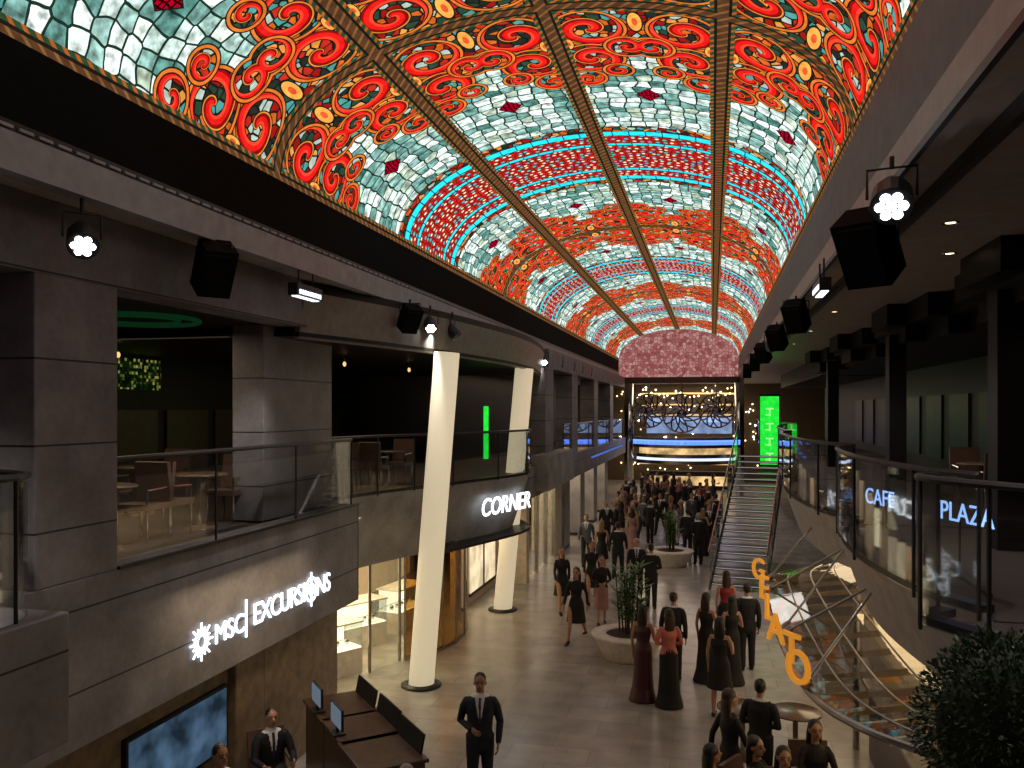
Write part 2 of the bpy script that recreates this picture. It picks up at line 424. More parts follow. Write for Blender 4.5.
b = MB(); b.box(XR, XR+.12, -3, YE, 7.3, 8.14, 0); b.box(XR-.03, XR+.14, -3, YE, 7.05, 7.32, 1); b.box(XR-.05, XR-.01, -3, YE, 7.0, 7.06, 2)
b.box(XR+.35, XR+.42, -3, YE, 6.98, 7.1, 2)
b.obj('trim_right', [pbr('grey_side_panel', (.15, .15, .155), .6), SOFF, BLACKM])
b = MB(); b.box(XL-.1, XR+.1, YE, YE+.3, 6.75, 7.1); b.obj('trim_front', WOOD)

# upper decks
planL2 = smoothc([(-6.5, 12.9), (-6.35, 14.0), (-5.95, 15.4), (-5.45, 16.6)])
planL3 = smoothc([(-5.45, 16.65), (-5.0, 18.0), (-4.55, 19.5), (-4.5, 20.6), (-4.9, 21.6), (-5.3, 22.2)])
b = MB(); b.slab([(-6.2, 1.0), (-6.2, 12.9)], -12.95, 3.3, 3.58)
b.slab([(x-.12, y) for x, y in planL2], -12.95, 3.3, 3.58); b.slab([(x-.12, y) for x, y in planL3], -12.95, 3.3, 3.58)
b.slab([(-5.25, 22.2), (-5.25, 50)], -12.95, 3.3, 3.58)
b.obj('upper_deck_left', CARPET)
b = MB(); b.box(-12.9, 8.9, -2.9, .7, 3.2, 3.58); b.obj('crossing_bridge', SOFF)
b = MB(); b.box(-6, 1.9, .62, .66, 3.6, 4.6, 0); b.box(-6, 1.9, .6, .68, 4.6, 4.65, 1); b.obj('bridge_railing', [GLASS, BLACKM])

b = MB()
b.box(-6.2, -5.8, 5.5, 12.95, 2.0, 3.6); b.box(-6.2, -5.8, .7, 5.5, 2.0, 2.6)
b.box(-6.2, -5.8, .7, 12.95, 6.42, 7.1)
b.box(-6.2, -5.8, 6.1, 7.15, 3.6, 6.42)
b.box(-6.2, -5.8, .7, 3.2, 3.6, 6.42)
b.box(-6.75, -6.25, 10.7, 12.9, 3.6, 7.1)
b.box(-5.8, -4.9, 1.0, 5.5, 2.6, 3.62)
b.obj('wall_left_facade', CONC, bevel=.012)
b = MB(); b.box(-5.83, -5.77, 7.15, 12.95, 3.6, 3.63); b.box(-6.2, -5.8, 12.95, 12.98, 2, 3.6); b.obj('trim_ledge', BLACKM)

def railing(name, plan, z0=3.6, h=1.1, sign=1, gm=GLASS):
    b = MB(); b.ribbon(plan, z0+.02, z0+h-.03, .02, 0, 0, sign)
    b.tube([(x, y, z0+h) for x, y in plan], .028, 1, 8, (0, 0, 1))
    for i in range(0, len(plan), max(1, len(plan)//4)):
        x, y = plan[i]; b.tube([(x, y, z0-.02), (x, y, z0+h)], .016, 1, 6)
    return b.obj(name, [gm, BLACKM])
railing('glass_railing', [(-5.9, 7.2), (-5.9, 9), (-5.9, 11), (-5.9, 12.9)])
railing('glass_railing', smoothc([(-5.0, 1.4), (-4.95, 4.4), (-5.1, 5.3), (-5.7, 5.6)], 5))
railing('glass_railing', planL2); railing('glass_railing', planL3[2:])

b = MB(); b.ribbon(planL2, 2.2, 3.62, .12, 0, .3); b.ribbon(planL2, 3.6, 3.66, .16, 1)
b.obj('balcony_fascia', [CONC2, BLACKM], smooth=False)
b = MB(); b.ribbon(planL3, 2.25, 3.62, .12, 0, .45); b.ribbon(planL3, 3.6, 3.66, .16, 1); b.ribbon([(x+.0, y) for x, y in planL3], 2.18, 2.24, .5, 1, 0)
b.obj('balcony_fascia', [CONC2, BLACKM])
pc = smoothc([(-5.75, 11.0), (-5.2, 13.2), (-4.75, 16), (-4.5, 19), (-4.6, 22), (-5.0, 25)])
b = MB(); b.ribbon(pc, 6.25, 6.95, .1, 0, .12); b.ribbon(pc, 6.93, 7.05, .2, 1, 0)
b.slab([(x-.1, y) for x, y in pc], -12.95, 6.28, 6.34, 1)
b.obj('curved_canopy_fascia', [CURVD, DARK])
b = MB(); b.box(-12.95, -6.2, .7, 11, 6.42, 6.5); b.obj('ceiling_restaurant', DARK)

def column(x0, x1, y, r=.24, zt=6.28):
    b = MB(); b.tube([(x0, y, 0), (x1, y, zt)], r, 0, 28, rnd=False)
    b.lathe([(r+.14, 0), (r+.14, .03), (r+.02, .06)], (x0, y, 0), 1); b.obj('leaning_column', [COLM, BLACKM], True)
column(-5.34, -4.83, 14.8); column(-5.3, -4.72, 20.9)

# ------------------------------------------------------------------ near sign
sg = bpy.data.objects.new('excursions_sign', None); COL.objects.link(sg)
rt = (R(90), 0, R(90))
text('letters_brand', 'MSC', (-5.77, 9.1, 2.5), rt, .34, SIGNW, .008, sg, 0, 1, 0)
text('letters_main', 'EXCURSI', (-5.77, 10.34, 2.53), rt, .4, SIGNW, .008, sg, 0, .88, 0)
text('letters_tail', 'NS', (-5.77, 11.62, 2.53), rt, .4, SIGNW, .008, sg, 0, .9, 0)
b = MB(); b.box(-5.79, -5.77, 9.47, 9.49, 2.3, 2.78)
for k in range(16):
    t = 2*math.pi*k/16; rr = .22 if k % 2 == 0 else .17
    b.tube([(-5.775, 8.52+.07*math.cos(t), 2.5+.07*math.sin(t)), (-5.775, 8.52+rr*math.cos(t), 2.5+rr*math.sin(t))], .012, 0, 6)
ring(b, (-5.775, 8.52, 2.5), .13, .012); ring(b, (-5.775, 11.24, 2.54), .17, .018); ring(b, (-5.775, 11.24, 2.54), .08, .012)
for k in range(4):
    t = k*math.pi/2; b.tube([(-5.775, 11.24, 2.54), (-5.775, 11.24+.25*math.cos(t), 2.54+.25*math.sin(t))], .012, 0, 5)
b.obj('emblem', SIGNW, parent=sg)
text('shop_sign', 'CORNER', (-4.72, 18.95, 2.97), (R(84), 0, R(90-17)), .56, SIGNW, .01, None, .35, 1.0)

# ------------------------------------------------------------------ theatre lights along edges
def spot(x, y, z, ry, rz, lit=True, r=.12):
    b = MB(); m = Matrix.Rotation(rz, 3, 'Z') @ Matrix.Rotation(-ry, 3, 'X')
    d = m @ Vector((0, 0, -1)); c = Vector((x, y, z))
    b.tube([c-d*.2, c-d*.05, c+d*.14], [r*.55, r*.95, r], 0, 18, rnd=False)
    b.tube([c-d*.26, c-d*.2], [r*.3, r*.5], 0, 12, rnd=False)
    s = m @ Vector((1, 0, 0))
    b.tube([c+s*(r+.02), c+s*(r+.02)+Vector((0, 0, .22)), c-s*(r+.02)+Vector((0, 0, .22)), c-s*(r+.02)], .012, 0, 6, rnd=False)
    b.tube([c+Vector((0, 0, .22)), (x, y, 7.08)], .018, 0, 8)
    f = c+d*.141
    if lit:
        for k in range(7):
            t = k*math.pi/3; off = (m @ Vector((math.cos(t), math.sin(t), 0)))*r*.52 if k < 6 else Vector((0, 0, 0))
            b.tube([f+off, f+off+d*.006], r*.25, 1, 10, rnd=False)
    else: b.tube([f, f+d*.005], r*.85, 2, 14, rnd=False)
    return b.obj('stage_spotlight', [BLACKM, LAMPW, GLASS])
def speaker(x, y, z, rz, s=1.0):
    b = MB(); b.obox((x, y, z), (.32*s, .3*s, .5*s), rz, 1, .6); b.obox((x, y-.06, z-.03), (.26*s, .3*s, .44*s), rz, 1, .6)
    b.tube([(x, y, z), (x, y, 7.08)], .02, 0, 8); b.tube([(x-.2*s, y, z), (x-.2*s, y, z+.25), (x+.2*s, y, z+.25), (x+.2*s, y, z)], .014, 0, 6, (0, 1, 0), False)
    return b.obj('hanging_loudspeaker', [BLACKM, COVE], bevel=.03*s)
def barlight(x, y, z, rz):
    b = MB(); b.obox((x, y, z), (.14, .7, .16), rz, 0, 0)
    for k in range(9):
        b.obox((x, y-.28+k*.07, z-.085), (.09, .04, .012), rz, 1)
        b.obox((x+(.072 if x < 0 else -.072), y-.28+k*.07, z-.03), (.012, .04, .06), rz, 1)
    b.tube([(x, y-.2, z), (x, y-.2, 7.08)], .012, 0, 6); b.tube([(x, y+.2, z), (x, y+.2, 7.08)], .012, 0, 6)
    return b.obj('linear_wall_washer', [BLACKM, emit('washer', (.85, .88, 1), 2.2)])
spot(-5.35, 6.15, 6.7, R(52), R(45), True, .13); speaker(-5.3, 8.05, 6.75, .9, 1.1); barlight(-5.3, 10.15, 6.78, 0)
speaker(-5.0, 13.3, 6.76, .9, .9); spot(-4.95, 14.2, 6.75, R(50), R(25)); spot(-4.85, 15.2, 6.72, R(40), R(90), False)
for y in (25, 27.5, 30, 32, 34.5): spot(-5.05, y, 6.75, R(45), R(20), True, .15)
spot(1.3, 6.65, 6.78, R(50), R(-12), True, .15); speaker(1.42, 8.3, 6.72, -.6, 1.3); barlight(1.35, 11.1, 6.75, 0)
speaker(1.35, 14.4, 6.75, -.5, 1.0); speaker(1.35, 18.6, 6.75, -.5, 1.0); spot(1.35, 20.5, 6.75, R(30), 0, False); speaker(1.35, 23.5, 6.75, -.5, 1.0)
for y in (28, 34): speaker(1.35, y, 6.75, 0, 1.0)
b = MB()
for x, y in [(2.1, 5.4), (2.35, 9.2), (2.3, 13), (2.3, 17), (2.3, 21), (2.3, 25), (2.85, 7.4), (2.8, 11)]:
    b.lathe([(.05, 0), (.08, -.012), (.085, 0)], (x, y, 7.1), 0, 16); b.lathe([(0, -.004), (.05, -.004)], (x, y, 7.1), 1, 16)
b.obj('recessed_downlights', [CHROME, LAMPWARM])

# ------------------------------------------------------------------ left restaurant interior
b = MB(); b.tube([(-7.2, 12.3, 3.58), (-7.2, 12.3, 6.28)], .17, 0, 24, rnd=False); b.obj('chrome_column', CHROME, True)
b = MB(); ring(b, (-7.3, 9.4, 6.38), .75, .03, 0, 'z'); ring(b, (-7.3, 9.4, 6.38), .5, .02, 0, 'z'); b.obj('green_ceiling_ring_light', emit('dim_green', (.02, .16, .05), .12))
BOT = cell_emit('bottle_shelf', [(0, (0, .01, 0)), (.7, (.02, .05, .01)), (.88, (.2, .3, .05)), (1, (.9, .8, .2))], 16, .3, (0, 0, 0), .2)
me = bpy.data.meshes.new('shelf'); me.from_pydata([(0, 0, 0), (0, 1.8, 0), (0, 1.8, .6), (0, 0, .6)], [], [(0, 1, 2, 3)]); ul = me.uv_layers.new()
for i, uv in enumerate([(0, 0), (1.8, 0), (1.8, .6), (0, .6)]): ul.data[i].uv = uv
me.materials.append(BOT); o = inst('backlit_bottle_shelf', me, (-10.9, 12.9, 5.6))
b = MB(); b.box(-11.2, -10.95, .7, 24, 3.58, 6.28, 0)
for k in range(12): b.box(-10.95, -10.9, 3+k*1.7, 4.4+k*1.7, 3.9, 5.2, 1)
b.obj('wall_restaurant', [DARK, pbr('bronze_wall_panel', (.07, .045, .03), .35, .5)])
b = MB()
for (x, y) in ((-8.6, 9.2), (-9.4, 11.6), (-7.0, 15), (-6.6, 17.5), (-6.4, 19.5), (-8.4, 17)):
    b.ell((x, y, 6.1), (.035, .035, .05), 0, 10, 6); b.tube([(x, y, 6.15), (x, y, 6.3)], .008, 1, 5)
b.obj('pendant_lamps', [emit('pendant', (1, .6, .25), 1.2), BLACKM])
CH = MB(); CH.box(-.24, .24, -.24, .24, .4, .47, 1); CH.obox((0, .25, .72), (.48, .06, .5), 0, 1, -.15)
for sx in (-.21, .21):
    for sy in (-.21, .21): CH.tube([(sx, sy, 0), (sx, sy, .42)], .02, 0, 8)
    CH.tube([(sx, -.2, .42), (sx, -.2, .64), (sx, .24, .66)], .018, 0, 8)
CHM = CH.mesh('dining_chair', [CHROME, pbr('brown_leather', (.13, .075, .055), .4)])
TB = MB(); TB.lathe([(0, .75), (.36, .75), (.38, .74), (.38, .72), (.04, .71), (.035, .05), (.22, .03), (.24, 0)], (0, 0, 0), 0, 28)
TBM = TB.mesh('round_table', [pbr('table_top', (.14, .09, .06), .2)], True)
for i, (x, y) in enumerate([(-6.85, 8.2), (-6.85, 10.05), (-8.6, 9.1), (-8.7, 11.2), (-7.1, 14.4), (-6.75, 16.6)]):
    inst('round_table', TBM, (x, y, 3.58)); inst('dining_chair', CHM, (x, y-.7, 3.58), R(180)); inst('dining_chair', CHM, (x, y+.7, 3.58), 0)

# ------------------------------------------------------------------ ground floor left
b = MB(); b.box(-6.5, -6.0, 10.3, 12.6, 0, 2.0); b.box(-6.9, -6.0, 9.6, 10.3, 0, 2.0, 0); b.obj('stone_pillar', STONE, bevel=.02)
b = MB(); b.box(-6.12, -6.06, 7.6, 9.5, .85, 1.68, 0); b.box(-6.06, -6.05, 7.64, 9.46, .89, 1.64, 1)
b.obj('wall_television', [BLACKM, emit('tv_picture', (.14, .26, .42), .5, .85, 3)])
b = MB(); b.box(-6.4, -6.12, 2, 9.6, 0, 2.0); b.obj('wall_reception', STONE)
b = MB(); b.box(-9.6, -9.4, 12.5, 25, 0, 3.3, 0)
for z in (.5, 1.0, 1.5, 2.0):
    for y in (13.5, 15.3, 17.1, 18.9): b.box(-9.4, -9.1, y, y+1.5, z, z+.03, 1); b.box(-9.39, -9.36, y, y+1.5, z+.05, z+.3, 2)
b.obj('wall_shop', [SHOPW, CHROME, SHELFL])
def showcase(x, y, rz=0):
    b = MB(); b.box(-.6, .6, -.3, .3, 0, .5, 0); b.box(-.58, .58, -.28, .28, .5, .53, 2); b.box(-.6, .6, -.3, -.285, .53, 1.0, 1); b.box(-.6, .6, .285, .3, .53, 1.0, 1)
    b.box(-.6, -.585, -.3, .3, .53, 1, 1); b.box(.585, .6, -.3, .3, .53, 1, 1); b.box(-.62, .62, -.32, .32, 1.0, 1.03, 0)
    b.box(-.56, .56, .27, .283, .55, .98, 2)
    for k in range(5): b.ell((-.45+k*.22, 0, .58), (.05, .05, .06), 3)
    b.obj('jewellery_showcase', [WHITE, GLASS, SHELFL, CHROME], loc=(x, y, 0), rz=rz)
showcase(-7.3, 14.9, R(60)); showcase(-7.6, 16.9, R(60)); showcase(-7.2, 18.6, R(80))
pg = [(-6.6, 15.3), (-6.4, 15.8), (-6.3, 16.15)]
b = MB(); b.ribbon(pg, 0, 2.7, .02, 0)
for i in (0, 2): b.tube([(pg[i][0], pg[i][1], 0), (pg[i][0], pg[i][1], 3.3)], .035, 1, 8)
b.obj('window_1', [GLASS, STEEL])
pg = smoothc([(-6.2, 16.2), (-5.75, 16.9), (-5.55, 17.8), (-5.7, 19.0), (-6.2, 19.8)])
b = MB(); b.ribbon(pg, 0.05, 2.3, .03, 0)
for i in range(0, len(pg), 5): b.tube([(pg[i][0], pg[i][1], 0), (pg[i][0], pg[i][1], 2.3)], .025, 1, 8)
b.ribbon(pg, 2.25, 2.32, .05, 1); b.ribbon(pg, 0, .08, .06, 1); b.obj('window_2', [glassmat('amber_glass', (.6, .45, .25)), STEEL])
b = MB(); b.box(-6.6, -6.3, 20.5, 24.4, 0, 3.3, 0); b.box(-6.2, -5.4, 24.2, 24.6, 0, 3.3, 0); b.box(-6.0, -5.4, 29.0, 30.2, 0, 3.3, 0)
b.obj('wall_shop_front', [pbr('cream_wall_dim', (.6, .5, .38), .5)])
b = MB(); b.box(-6.28, -6.26, 21.2, 23.8, .3, 2.2, 0); b.box(-6.27, -6.24, 21.1, 23.9, 2.2, 2.28, 1); b.box(-6.27, -6.24, 21.1, 23.9, .22, .3, 1); b.box(-6.27, -6.24, 22.45, 22.55, .3, 2.2, 1)
b.obj('window_4', [emit('lit_poster', (1, .8, .5), 1.2, .5, 2), BLACKM])
b = MB(); b.box(-7.4, -7.2, 24.6, 29, 0, 3.3, 0); b.box(-5.5, -5.47, 24.6, 29, .1, 2.5, 1); b.box(-5.55, -5.4, 24.6, 29, 2.5, 2.62, 2)
for y in (24.6, 26.0, 27.5, 28.95): b.box(-5.55, -5.42, y, y+.07, 0, 2.5, 2)
b.box(-6.0, -5.98, 26.3, 27.1, .9, 2.1, 3)
for z in (.7, 1.3, 1.9): b.box(-7.2, -6.95, 25, 28.6, z, z+.03, 2); b.box(-7.19, -7.17, 25, 28.6, z+.05, z+.32, 3)
b.obj('window_3', [SHOPW, GLASS, STEEL, SHELFL])
b = MB()
for y in (30.2, 34, 38, 42): b.box(-5.8, -5.3, y, y+1.2, 0, 3.3, 0)
b.box(-6.5, -6.3, 30, 48, 0, 3.3, 1)
for y in (31.8, 35.8, 39.8): b.box(-6.3, -6.27, y, y+1.6, .6, 2.3, 2)
b.obj('wall_left_far', [CONC2, SHOPW, emit('display', (1, .85, .65), 1.5, .5, 3)])
b = MB()
b.box(-5.2, -4.85, 22.3, 48, 2.75, 3.62, 0)
for y in (24.6, 29.5, 35.2, 41): b.box(-5.5, -4.9, y, y+1.3, 3.62, 6.5, 0)
b.box(-5.4, -4.9, 25.1, 48, 6.5, 7.1, 0)
b.box(-5.0, -4.5, 23.0, 27.5, 2.9, 3.9, 1)
b.obj('wall_left_upper_far', [CONC, CONC2], bevel=.01)
b = MB(); b.box(-8.0, -7.8, 24, 48, 3.58, 7.1); b.obj('wall_left_lounge', DARK)
railing('glass_railing', [(-4.95, 28), (-4.95, 34), (-4.95, 40), (-4.95, 47)])
b = MB(); b.box(-5.9, -5.8, 21.2, 21.35, 3.9, 5.3); b.obj('green_light_panel', GREENM)
b = MB(); b.box(-4.84, -4.82, 34, 46, 3.2, 3.28); b.obj('blue_light_strip', emit('blue_dim', (.15, .3, 1), .5))

b = MB()
for (x, y) in ((-5.0, 10.6), (-4.4, 9.95), (-3.85, 9.3)):
    b.obox((x, y, .53), (.9, .75, 1.06), R(-48), 0); b.obox((x, y, 1.09), (.98, .82, .05), R(-48), 1)
    b.obox((x+.25, y+.3, 1.22), (.8, .03, .26), R(-48), 2, R(-12))
b.obj('reception_desk', [WOOD, WOOD, DARK], bevel=.015)
for (x, y) in ((-5.2, 10.3), (-4.6, 9.65)):
    b = MB(); b.obox((x, y, 1.34), (.44, .03, .26), R(132), 0); b.obox((x-.013, y-.015, 1.34), (.4, .015, .23), R(132), 1); b.tube([(x, y, 1.12), (x, y, 1.3)], .02, 0, 8); b.obox((x, y, 1.125), (.22, .16, .015), R(132), 0)
    b.obj('computer_monitor', [BLACKM, emit('monitor', (.3, .4, .5), .35)])

# ------------------------------------------------------------------ right side
pR = [smoothc([(3.6, 3.6), (2.7, 4.9), (2.05, 5.8), (1.62, 6.4), (1.5, 6.75), (1.7, 7.0)]), smoothc([(2.0, 7.05), (1.7, 7.8), (1.5, 9.6), (1.6, 11.6), (1.95, 12.5)]),
      smoothc([(1.95, 12.6), (1.6, 13.6), (1.4, 16), (1.5, 19), (1.8, 20.4)]), smoothc([(1.8, 20.5), (1.75, 22), (1.9, 26), (2.6, 31.0)]), smoothc([(3.0, 31.5), (2.6, 36), (2.2, 42), (2.4, 48)])]
b = MB()
for p in pR: b.slab([(x+.14, y) for x, y in p], 8.95, 3.3, 3.58)
b.obj('upper_deck_right', CARPET)
for p in pR[:4]:
    bb = MB(); bb.ribbon(p, 2.85, 3.64, .1, 0, .28, -1); bb.ribbon(p, 3.63, 3.69, .14, 1, 0, -1); bb.obj('balcony_fascia', [CURV, BLACKM])
    railing('glass_railing', p, sign=-1)
railing('glass_railing', pR[4], sign=-1)
b = MB()
for y in (10.6, 16.6, 25): b.box(3.2, 3.5, y, y+.35, 3.58, 6.6)
b.obj('black_pillars', DARK, bevel=.01)
b = MB()
for k in range(18):
    y = 4.0+k*1.5; x = 3.05+(.0, .32, .64, .32)[k % 4]
    b.box(x, 8.95, y, y+1.5, 6.72, 7.1, 0)
    b.box(x+.3, 8.95, y+.0, y+1.5, 6.42, 6.72, 0)
b.box(3.7, 8.95, 31, 48, 6.4, 7.1, 0)
b.obj('ceiling_stepped_coffer', DARK)
b = MB(); b.box(6.0, 6.2, 4, 48, 3.58, 6.42, 0)
for k in range(14): b.box(5.95, 6.0, 5+k*2.4, 6.6+k*2.4, 3.9, 5.6, 1)
b.obj('wall_right_lounge', [pbr('dark_brown_wall', (.015, .012, .011), .5), pbr('bronze_panel', (.035, .024, .018), .4, .4)])
REFLBLUE = emit('blue_reflection', (.3, .5, 1), 2.2)  # blue reflections in the balcony glass, imitated by glowing letters
text('glass_reflection_text', 'PLAZA', (2.3, 8.5, 4.22), (R(90), 0, R(-70)), .26, REFLBLUE, .004, None, 0, 1, 0)
text('glass_reflection_text', 'CAFE', (2.3, 12.6, 3.95), (R(90), 0, R(-70)), .32, REFLBLUE, .004, None, 0, 1, 0)
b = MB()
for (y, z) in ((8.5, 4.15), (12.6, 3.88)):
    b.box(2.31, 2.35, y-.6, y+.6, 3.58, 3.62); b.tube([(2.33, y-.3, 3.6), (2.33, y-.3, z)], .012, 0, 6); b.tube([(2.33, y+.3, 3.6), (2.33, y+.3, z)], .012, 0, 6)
b.obj('reflection_text_stands', BLACKM)  # added supports for the letters that imitate reflections
for (x, y) in [(4.4, 8.3), (4.3, 12.4), (4.3, 15)]:
    inst('round_table', TBM, (x, y, 3.58)); inst('dining_chair', CHM, (x, y-.7, 3.58), R(180)); inst('dining_chair', CHM, (x, y+.7, 3.58), 0)
b = MB(); b.box(3.6, 3.8, 3, 23, 0, 3.3, 0)
for z in (1.0, 1.5, 2.0): b.box(3.35, 3.6, 7, 16, z, z+.04, 1); b.box(3.57, 3.59, 7, 16, z+.06, z+.34, 2)
b.obj('wall_gelato_shop', [SHOPW, WOOD, SHELFL])
b = MB(); b.box(2.3, 3.0, 8.2, 13.4, 0, 1.1, 0); b.box(2.2, 3.05, 8.1, 13.5, 1.1, 1.15, 1); b.box(2.25, 2.27, 8.2, 13.4, 1.15, 1.5, 2); b.box(2.25, 2.8, 8.2, 13.4, 1.5, 1.52, 2)
for k in range(14): b.ell((2.55, 8.5+k*.36, 1.2), (.16, .13, .08), 3 + k % 3)
b.obj('gelato_counter', [WOOD, STEEL, GLASS, WHITE, ORANGE, pbr('pink_ice', (.7, .25, .25), .5)])
cn = bpy.data.objects.new('gelato_glass_canopy', None); COL.objects.link(cn)
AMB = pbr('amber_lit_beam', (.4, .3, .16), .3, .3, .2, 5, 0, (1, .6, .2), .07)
edge = smoothc([(1.9, 6.9), (1.25, 7.5), (.9, 8.4), (.78, 10.2), (.76, 12.2), (.85, 13.8), (1.3, 14.6)])
b = MB(); nE = len(edge)
for i in range(nE-1):
    (x0, y0), (x1, y1) = edge[i], edge[i+1]
    b.add([(x0, y0, 2.52), (x1, y1, 2.52), (2.5, y1, 2.78), (2.5, y0, 2.78)], [(0, 1, 2, 3)], 0)
b.obj('glass_panes', [glassmat('canopy_glass', (.36, .34, .32))], parent=cn)
b = MB(); b.tube([(x, y, 2.5) for x, y in edge], .035, 0, 8, (0, 0, 1))
for fr in (.2, .4, .62, .82): b.tube([(x+(2.5-x)*fr, y, 2.5+.26*fr+.02) for x, y in edge], .012, 0, 6, (0, 0, 1))
for i in range(0, nE, 3):
    x, y = edge[i]; b.tube([(x, y, 2.48), (2.5, y, 2.74)], [(.015, .035)]*2, 1, 8, rnd=False)
for y, yy in ((8.4, 9.6), (10.4, 9.6), (10.6, 11.9), (12.9, 11.9), (13.6, 14.8)):
    x = .86
    b.tube([(x, y, 2.55), (1.75, yy, 3.35)], .016, 0, 8); b.tube([(x, y, 2.55), (x+.06, y, 2.6)], .045, 0, 8)
b.obj('steel_frame', [STEEL, AMB], parent=cn)
for ch, y in zip('GELATO', (13.4, 12.0, 10.8, 9.8, 9.0, 8.35)):
    text('letter_'+ch.lower(), ch, (.7 if y > 9.5 else .8, y, 2.72), (R(90), 0, R(-58)), .46, ORANGE, .018, cn, 0, 1, .002)
b = MB()
for y in (8.6, 13.6): b.tube([(2.15, y, 0), (2.15, y, 2.7)], .05, 0, 14)
b.obj('posts', [STEEL], parent=cn)

b = MB(); b.box(1.9, 2.62, 34.9, 35.0, 3.0, 5.75, 0); b.box(1.86, 2.66, 35.0, 35.1, 2.9, 5.85, 1)
for z in (3.3, 3.9, 4.5, 5.1): b.obox((2.26, 34.89, z+.15), (.3, .02, .05), 0, 2); b.obox((2.26, 34.89, z), (.05, .02, .3), 0, 2); b.obox((2.2, 34.89, z-.1), (.2, .02, .04), 0, 2)
b.obj('green_vertical_sign', [GREENM, BLACKM, emit('lime', (.4, 1, .3), 1.2)])

# ------------------------------------------------------------------ staircase
st = bpy.data.objects.new('grand_staircase', None); COL.objects.link(st)
st.location = (.72, 24.6, 0); st.rotation_euler[2] = math.atan2(-1.0, 6.2)
SW = .74
b = MB(); N = 20; rise = 3.58/N; run = 6.2/N
for i in range(N):
    b.box(-SW, SW, i*run, i*run+run+.03, (i+1)*rise-.06, (i+1)*rise, 0); b.box(-SW+.01, SW-.01, i*run-.004, i*run+.012, (i+1)*rise-.03, (i+1)*rise-.012, 1)
b.obj('treads', [pbr('dark_tread', (.03, .027, .027), .3), emit('tread_led', (.9, .85, .85), .4)], parent=st)
b = MB()
for sx in (-SW-.05, SW+.05): b.tube([(sx, -.1, .02), (sx, 6.3, 3.5)], [(.03, .13)]*2, 0, 8, rnd=False)
b.obj('stringers', [STEEL], parent=st)
b = MB()
for sx in (-SW-.07, SW+.07):
    b.add([(sx, 0, .25), (sx, 6.2, 3.75), (sx, 6.2, 4.6), (sx, 0, 1.1)], [(0, 1, 2, 3)], 0)
    b.tube([(sx, -.1, 1.1), (sx, 6.2, 4.65)], .028, 1, 8)
    for k in range(6): b.tube([(sx, .1+k*1.2, .2+k*.69), (sx, .1+k*1.2, 1.18+k*.69)], .018, 1, 6)
b.obj('balustrade', [GLASS, CHROME], parent=st)

# ------------------------------------------------------------------ far atrium
b = MB(); b.box(-13, 9, 61.8, 62, 0, 7.3); b.obj('wall_front', pbr('bronze_wall', (.14, .1, .06), .3, .4))
b = MB()
pf = smoothc([(-4.6, 50), (-3.6, 49), (-1.8, 48.3), (0, 48.8), (1.6, 50)])
b.ribbon(pf, 3.0, 3.6, .15, 0); b.ribbon(pf, 3.18, 3.38, .19, 1, 0); b.ribbon([(x, y-.08) for x, y in pf], 3.38, 3.46, .02, 1)
b.slab(pf[:1]+pf[-1:], -2, 3.3, 3.5, 0)
b.ribbon(pf, 3.62, 4.5, .02, 2)
pf2 = [(x, y+2.5) for x, y in pf]; b.ribbon(pf2, 1.9, 2.5, .15, 0); b.ribbon([(x, y-.03) for x, y in pf2], 2.12, 2.28, .02, 3)
b.ribbon([(x, y+5) for x, y in pf], 6.2, 6.3, .05, 4)
b.box(-4.4, 1.3, 58.0, 58.1, 3.6, 4.7, 5)
b.obj('curved_atrium_balcony', [STEEL, BLUEM, GLASS, emit('white_blue', (.6, .7, 1), 1.6), emit('gold_strip', (1, .65, .2), 1.6), emit('pale_blue_backlight', (.45, .6, 1), 1.1, .6, 1.2)])
b = MB(); random.seed(4)
for cxs, Rf, zc in ((-3.7, 1.0, 5.15), (-1.75, 1.15, 5.0), (.25, 1.0, 5.15)):
    for k in range(10):
        t = 2*math.pi*k/10+.3
        c = (cxs+Rf*.55*math.cos(t), 50.4+random.uniform(-.15, .15), zc+Rf*.55*math.sin(t))
        pts = []
        for j in range(13):
            s_ = 2*math.pi*j/12; px_ = .5*Rf*math.cos(s_); pz_ = .2*Rf*math.sin(s_)
            pts.append((c[0]+px_*math.cos(t+.5)-pz_*math.sin(t+.5), c[1], c[2]+px_*math.sin(t+.5)+pz_*math.cos(t+.5)))
        b.tube(pts, .05, 0, 6, (0, 1, 0), False)
    ring(b, (cxs, 50.4, zc), Rf, .05, 1, 'y', 30, 6); b.ell((cxs, 50.4, zc), (.3, .25, .3), 0)
    b.tube([(cxs, 50.4, zc), (cxs, 50.4, 7.08)], .04, 0, 8)
for k in range(22): b.ell((-4.6+k*.27, 52.2+random.random()*2, 5.9+.7*random.random()), (.06, .06, .06), 2, 8, 5)
b.obj('ornate_metal_sculpture', [pbr('silver', (.25, .25, .26), .22, 1), pbr('gold', (.6, .4, .15), .2, 1), LAMPWARM])
b = MB()
for k in range(110):
    b.ell((random.uniform(-7, 4), 61.6, random.uniform(.8, 7)), (.055, .055, .055), random.choice((0, 0, 0, 1)), 6, 4)
b.obj('atrium_fairy_lights', [LAMPWARM, LAMPW])
b = MB()
for x in (-5.0, 1.6): b.tube([(x, 51.5, 0), (x, 51.5, 7.1)], .28, 0, 20)
b.obj('atrium_columns', CHROME, True)
b = MB(); b.box(-4, 1, 55, 55.6, 0, 1.2, 0); b.box(-4, 1, 54.96, 55, .3, .9, 1); b.box(-5, 2, 59, 59.2, 1.4, 3, 1)
for z in (4.8, 5.5): b.box(-5, 2, 59, 59.2, z, z+.12, 1)
b.obj('backlit_bar_counter', [DARK, emit('gold_bar', (1, .65, .28), 1.2, .7, 1.5)])

